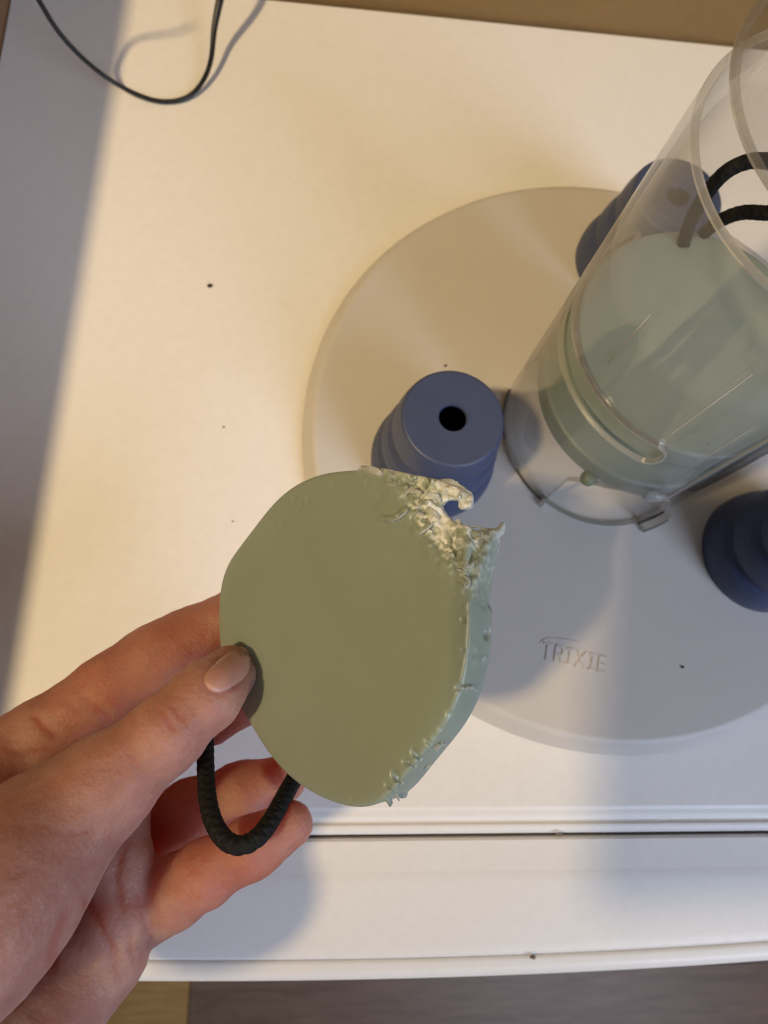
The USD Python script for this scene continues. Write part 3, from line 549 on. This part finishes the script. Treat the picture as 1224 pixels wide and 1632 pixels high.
fl = creases(hm2, [
    (nail_px + nail_px[:1], 4.5, .00045, .15, .205), ([(250, 1124), (262, 1140), (276, 1160), (284, 1168)], 4, .00045, .15, .2), ([(270, 1118), (284, 1138), (300, 1158)], 4, .00032, .15, .2), ([(240, 1134), (250, 1150), (262, 1168)], 4, .00026, .15, .2),
    ([(122, 1105), (150, 1130), (182, 1150)], 6, .0009, .2, .24), ([(48, 1133), (72, 1160), (98, 1182)], 6, .0009, .195, .24), ([(100, 1110), (140, 1150)], 4, .0004, .195, .24), ([(0, 1190), (40, 1202), (90, 1192)], 5, .0005, .19, .23),
    ([(132, 1418), (150, 1460), (172, 1500), (192, 1555)], 6, .0010, .15, .235), ([(40, 1310), (100, 1326), (160, 1326)], 5, .00022, .15, .2), ([(110, 1440), (88, 1500), (80, 1560)], 8, .0006, .15, .235), ([(200, 1330), (185, 1400), (200, 1470)], 8, .0007, .15, .235),
    ([(205, 1480), (212, 1530)], 5, .0005, .15, .235), ([(392, 1240), (398, 1270), (404, 1296)], 5, .0003, .19, .24), ([(362, 1380), (375, 1404)], 5, .0003, .18, .22), ([(300, 1408), (312, 1440)], 5, .0003, .18, .22),
    ([(10, 1400), (50, 1384), (96, 1386)], 5, .00018, .14, .21), ([(200, 1190), (220, 1220), (232, 1244)], 6, .0002, .15, .2)])
person = thing('person', 'left hand holding the chewed green disc between thumb and fingers', 'person', loc=CAM + ROT @ J(100, 1350, .195))
hv = np.array(hm2.vertices)
wn = meshkit.fbm(hv * 220, 3, 31) - .5; hv = hv + np.array(hm2.vertex_normals) * wn[:, None] * .0009
hmw = trimesh.Trimesh(CAM + hv @ ROT.T, hm2.faces, process=False)
hp = obj('hand', hmw, M_skin, person, True)
# skin flushes towards the finger tips and in the creases
tips = [J(364, 1073, tipd), J(440, 975, .228), J(440, 1098, .231), J(455, 1240, .221), J(470, 1310, .1955)]
tf = np.max([np.exp(-(np.linalg.norm(hv - t, axis=1) / .014) ** 2) for t in tips], axis=0) * .35
fin = [J(175, 1095, .2205), J(300, 1020, .229), J(335, 1142, .2385), J(225, 1200, .236), J(305, 1292, .2225), J(392, 1262, .2225), J(240, 1340, .226), J(325, 1393, .1965), J(405, 1349, .1955)]
tf = np.maximum(tf, np.max([np.exp(-(np.linalg.norm(hv - t, axis=1) / .016) ** 2) for t in fin], axis=0) * .5)
primvar(hp, 'flush', np.clip(np.maximum(tf, fl) + (meshkit.fbm(hv * 90, 3, 9) - .5) * .5, 0, 1))
# thumb nail: a thin curved plate lying on the thumb
npg = Polygon(nail_px).buffer(-1.0)
ray = trimesh.ray.ray_triangle.RayMeshIntersector(hm)
cx, cy = npg.centroid.coords[0]; rings = []; NB = 56; bd = np.array([npg.exterior.interpolate(t, normalized=True).coords[0] for t in np.linspace(0, 1, NB, endpoint=False)])
pts2 = np.vstack([[[cx, cy]]] + [np.array([cx, cy]) + (bd - [cx, cy]) * s for s in (.15, .3, .45, .6, .75, .88, .95, 1.0)])
dirs = np.stack([(pts2[:, 0] - 612) / FPX, -(pts2[:, 1] - 816) / FPX, -np.ones(len(pts2))], 1)
near = hm.submesh([np.nonzero((np.abs(hm.triangles_center[:, 0] - J(362, 1070, .19)[0]) < .02) & (np.abs(hm.triangles_center[:, 1] - J(362, 1070, .19)[1]) < .02))[0]], append=True)
loc, ri, ti = near.ray.intersects_location(np.zeros_like(dirs), dirs, multiple_hits=True)
dep = np.full(len(pts2), np.nan)
for P, i in zip(loc, ri):
    if np.isnan(dep[i]) or -P[2] < dep[i]: dep[i] = -P[2]
okd = ~np.isnan(dep); A = np.c_[np.ones(len(pts2)), pts2 - [cx, cy], ((pts2 - [cx, cy]) ** 2), (pts2[:, :1] - cx) * (pts2[:, 1:] - cy)]
co = np.linalg.lstsq(A[okd], dep[okd], rcond=None)[0]; fit = A @ co; dep = np.where(okd, np.minimum(fit, dep + .0001), fit)
rad = np.r_[0, np.repeat([.15, .3, .45, .6, .75, .88, .95, 1.0], NB)]
lift = .00055 - .0009 * np.clip((rad - .86) / .14, 0, 1) ** 2
V = dirs * (dep - lift)[:, None]; Fn = [[0, 1 + (j + 1) % NB, 1 + j] for j in range(NB)]
for s in range(7):
    for j in range(NB):
        a, b = 1 + s * NB + j, 1 + s * NB + (j + 1) % NB; Fn += [[a, b, b + NB], [a, b + NB, a + NB]]
nt = trimesh.Trimesh(CAM + V @ ROT.T, Fn, process=False)
if (nt.face_normals @ (CAM - nt.vertices.mean(0))).mean() < 0: nt.invert()
obj('thumb_nail', nt, M_nail, person, True)

# ------------------------------------------------------------------ cable, crumbs, phone
cb = [at(x, y, z=z) for x, y, z in ((-60, -260, .110), (-20, -160, .088), (20, -74, .063), (62, 0, .045), (90, 46, .034), (130, 91, .022), (180, 130, .0095), (230, 155, .0030), (265, 162, .0014), (300, 154, .0018), (325, 126, .0040), (337, 90, .0075), (341, 50, .0125), (350, 2, .020), (362, -60, .028))]
cw = np.interp(np.linspace(0, 1, 200), [0, .5, .72, .82, .92, 1], [.0011, .0011, .0012, .0013, .0019, .0019])
cable = obj('cable', tube(spline(cb, 200), cw, 12), M_cable); tag(cable, 'thin black cable looping over the back left of the dresser top', 'cable')
M_crumb2 = pmat('crumb_pale', (.20, .15, .10), .8, .3, 2000)
def crumb(x, y, z, r, label, seed):
    m = trimesh.creation.icosphere(2, r); m.vertices *= [1.2, .8, .6]; m.vertices += (meshkit.noise(m.vertices / r * 1.6, seed)[:, None] - .5) * m.vertices * 1.1
    p = at(x, y, z=z); m.apply_translation(p + [0, 0, r * .35]); tag(obj('crumb', m, M_crumb if seed in (1, 3, 4) else M_crumb2), label, 'crumb', 'crumbs on the dresser and toy')
crumb(335, 456, 0, .0011, 'dark crumb on the open white top left of the grey base, largest of the specks', 1)
crumb(357, 681, 0, .0005, 'tiny pale brown crumb on the white top level with the blue peg', 2)
crumb(371, 831, 0, .0004, 'tiny crumb on the white top just left of the green disc', 7)
crumb(710, 583, BT, .0006, 'tiny dark crumb on the grey base just behind the blue peg', 3)
crumb(1087, 1063, BT, .0007, 'thin dark speck on the grey base right of the lettering', 4)
crumb(892, 1330, -.001, .0011, 'brown crumb caught in the gap of the dresser front edge', 5)
crumb(848, 1525, -.002, .0010, 'small crumb on the rim groove of the dresser front', 6)
# the phone that takes the picture, lying just behind the lens
def cpt(x, y, z): return CAM + ROT @ np.array([x, y, z])
pr_ = CrossSection.square([.071 - .02, .147 - .02], True).offset(.010, m3.JoinType.Round, 2, 48)
ph = Manifold.extrude(pr_, .008).to_mesh(); pv = ph.vert_properties[:, :3] + [-.028, -.068, .006]
phone = obj('phone', (CAM + pv @ ROT.T, ph.tri_verts), M_phone); tag(phone, 'dark phone held above the dresser whose shadow falls right of the disc', 'phone')
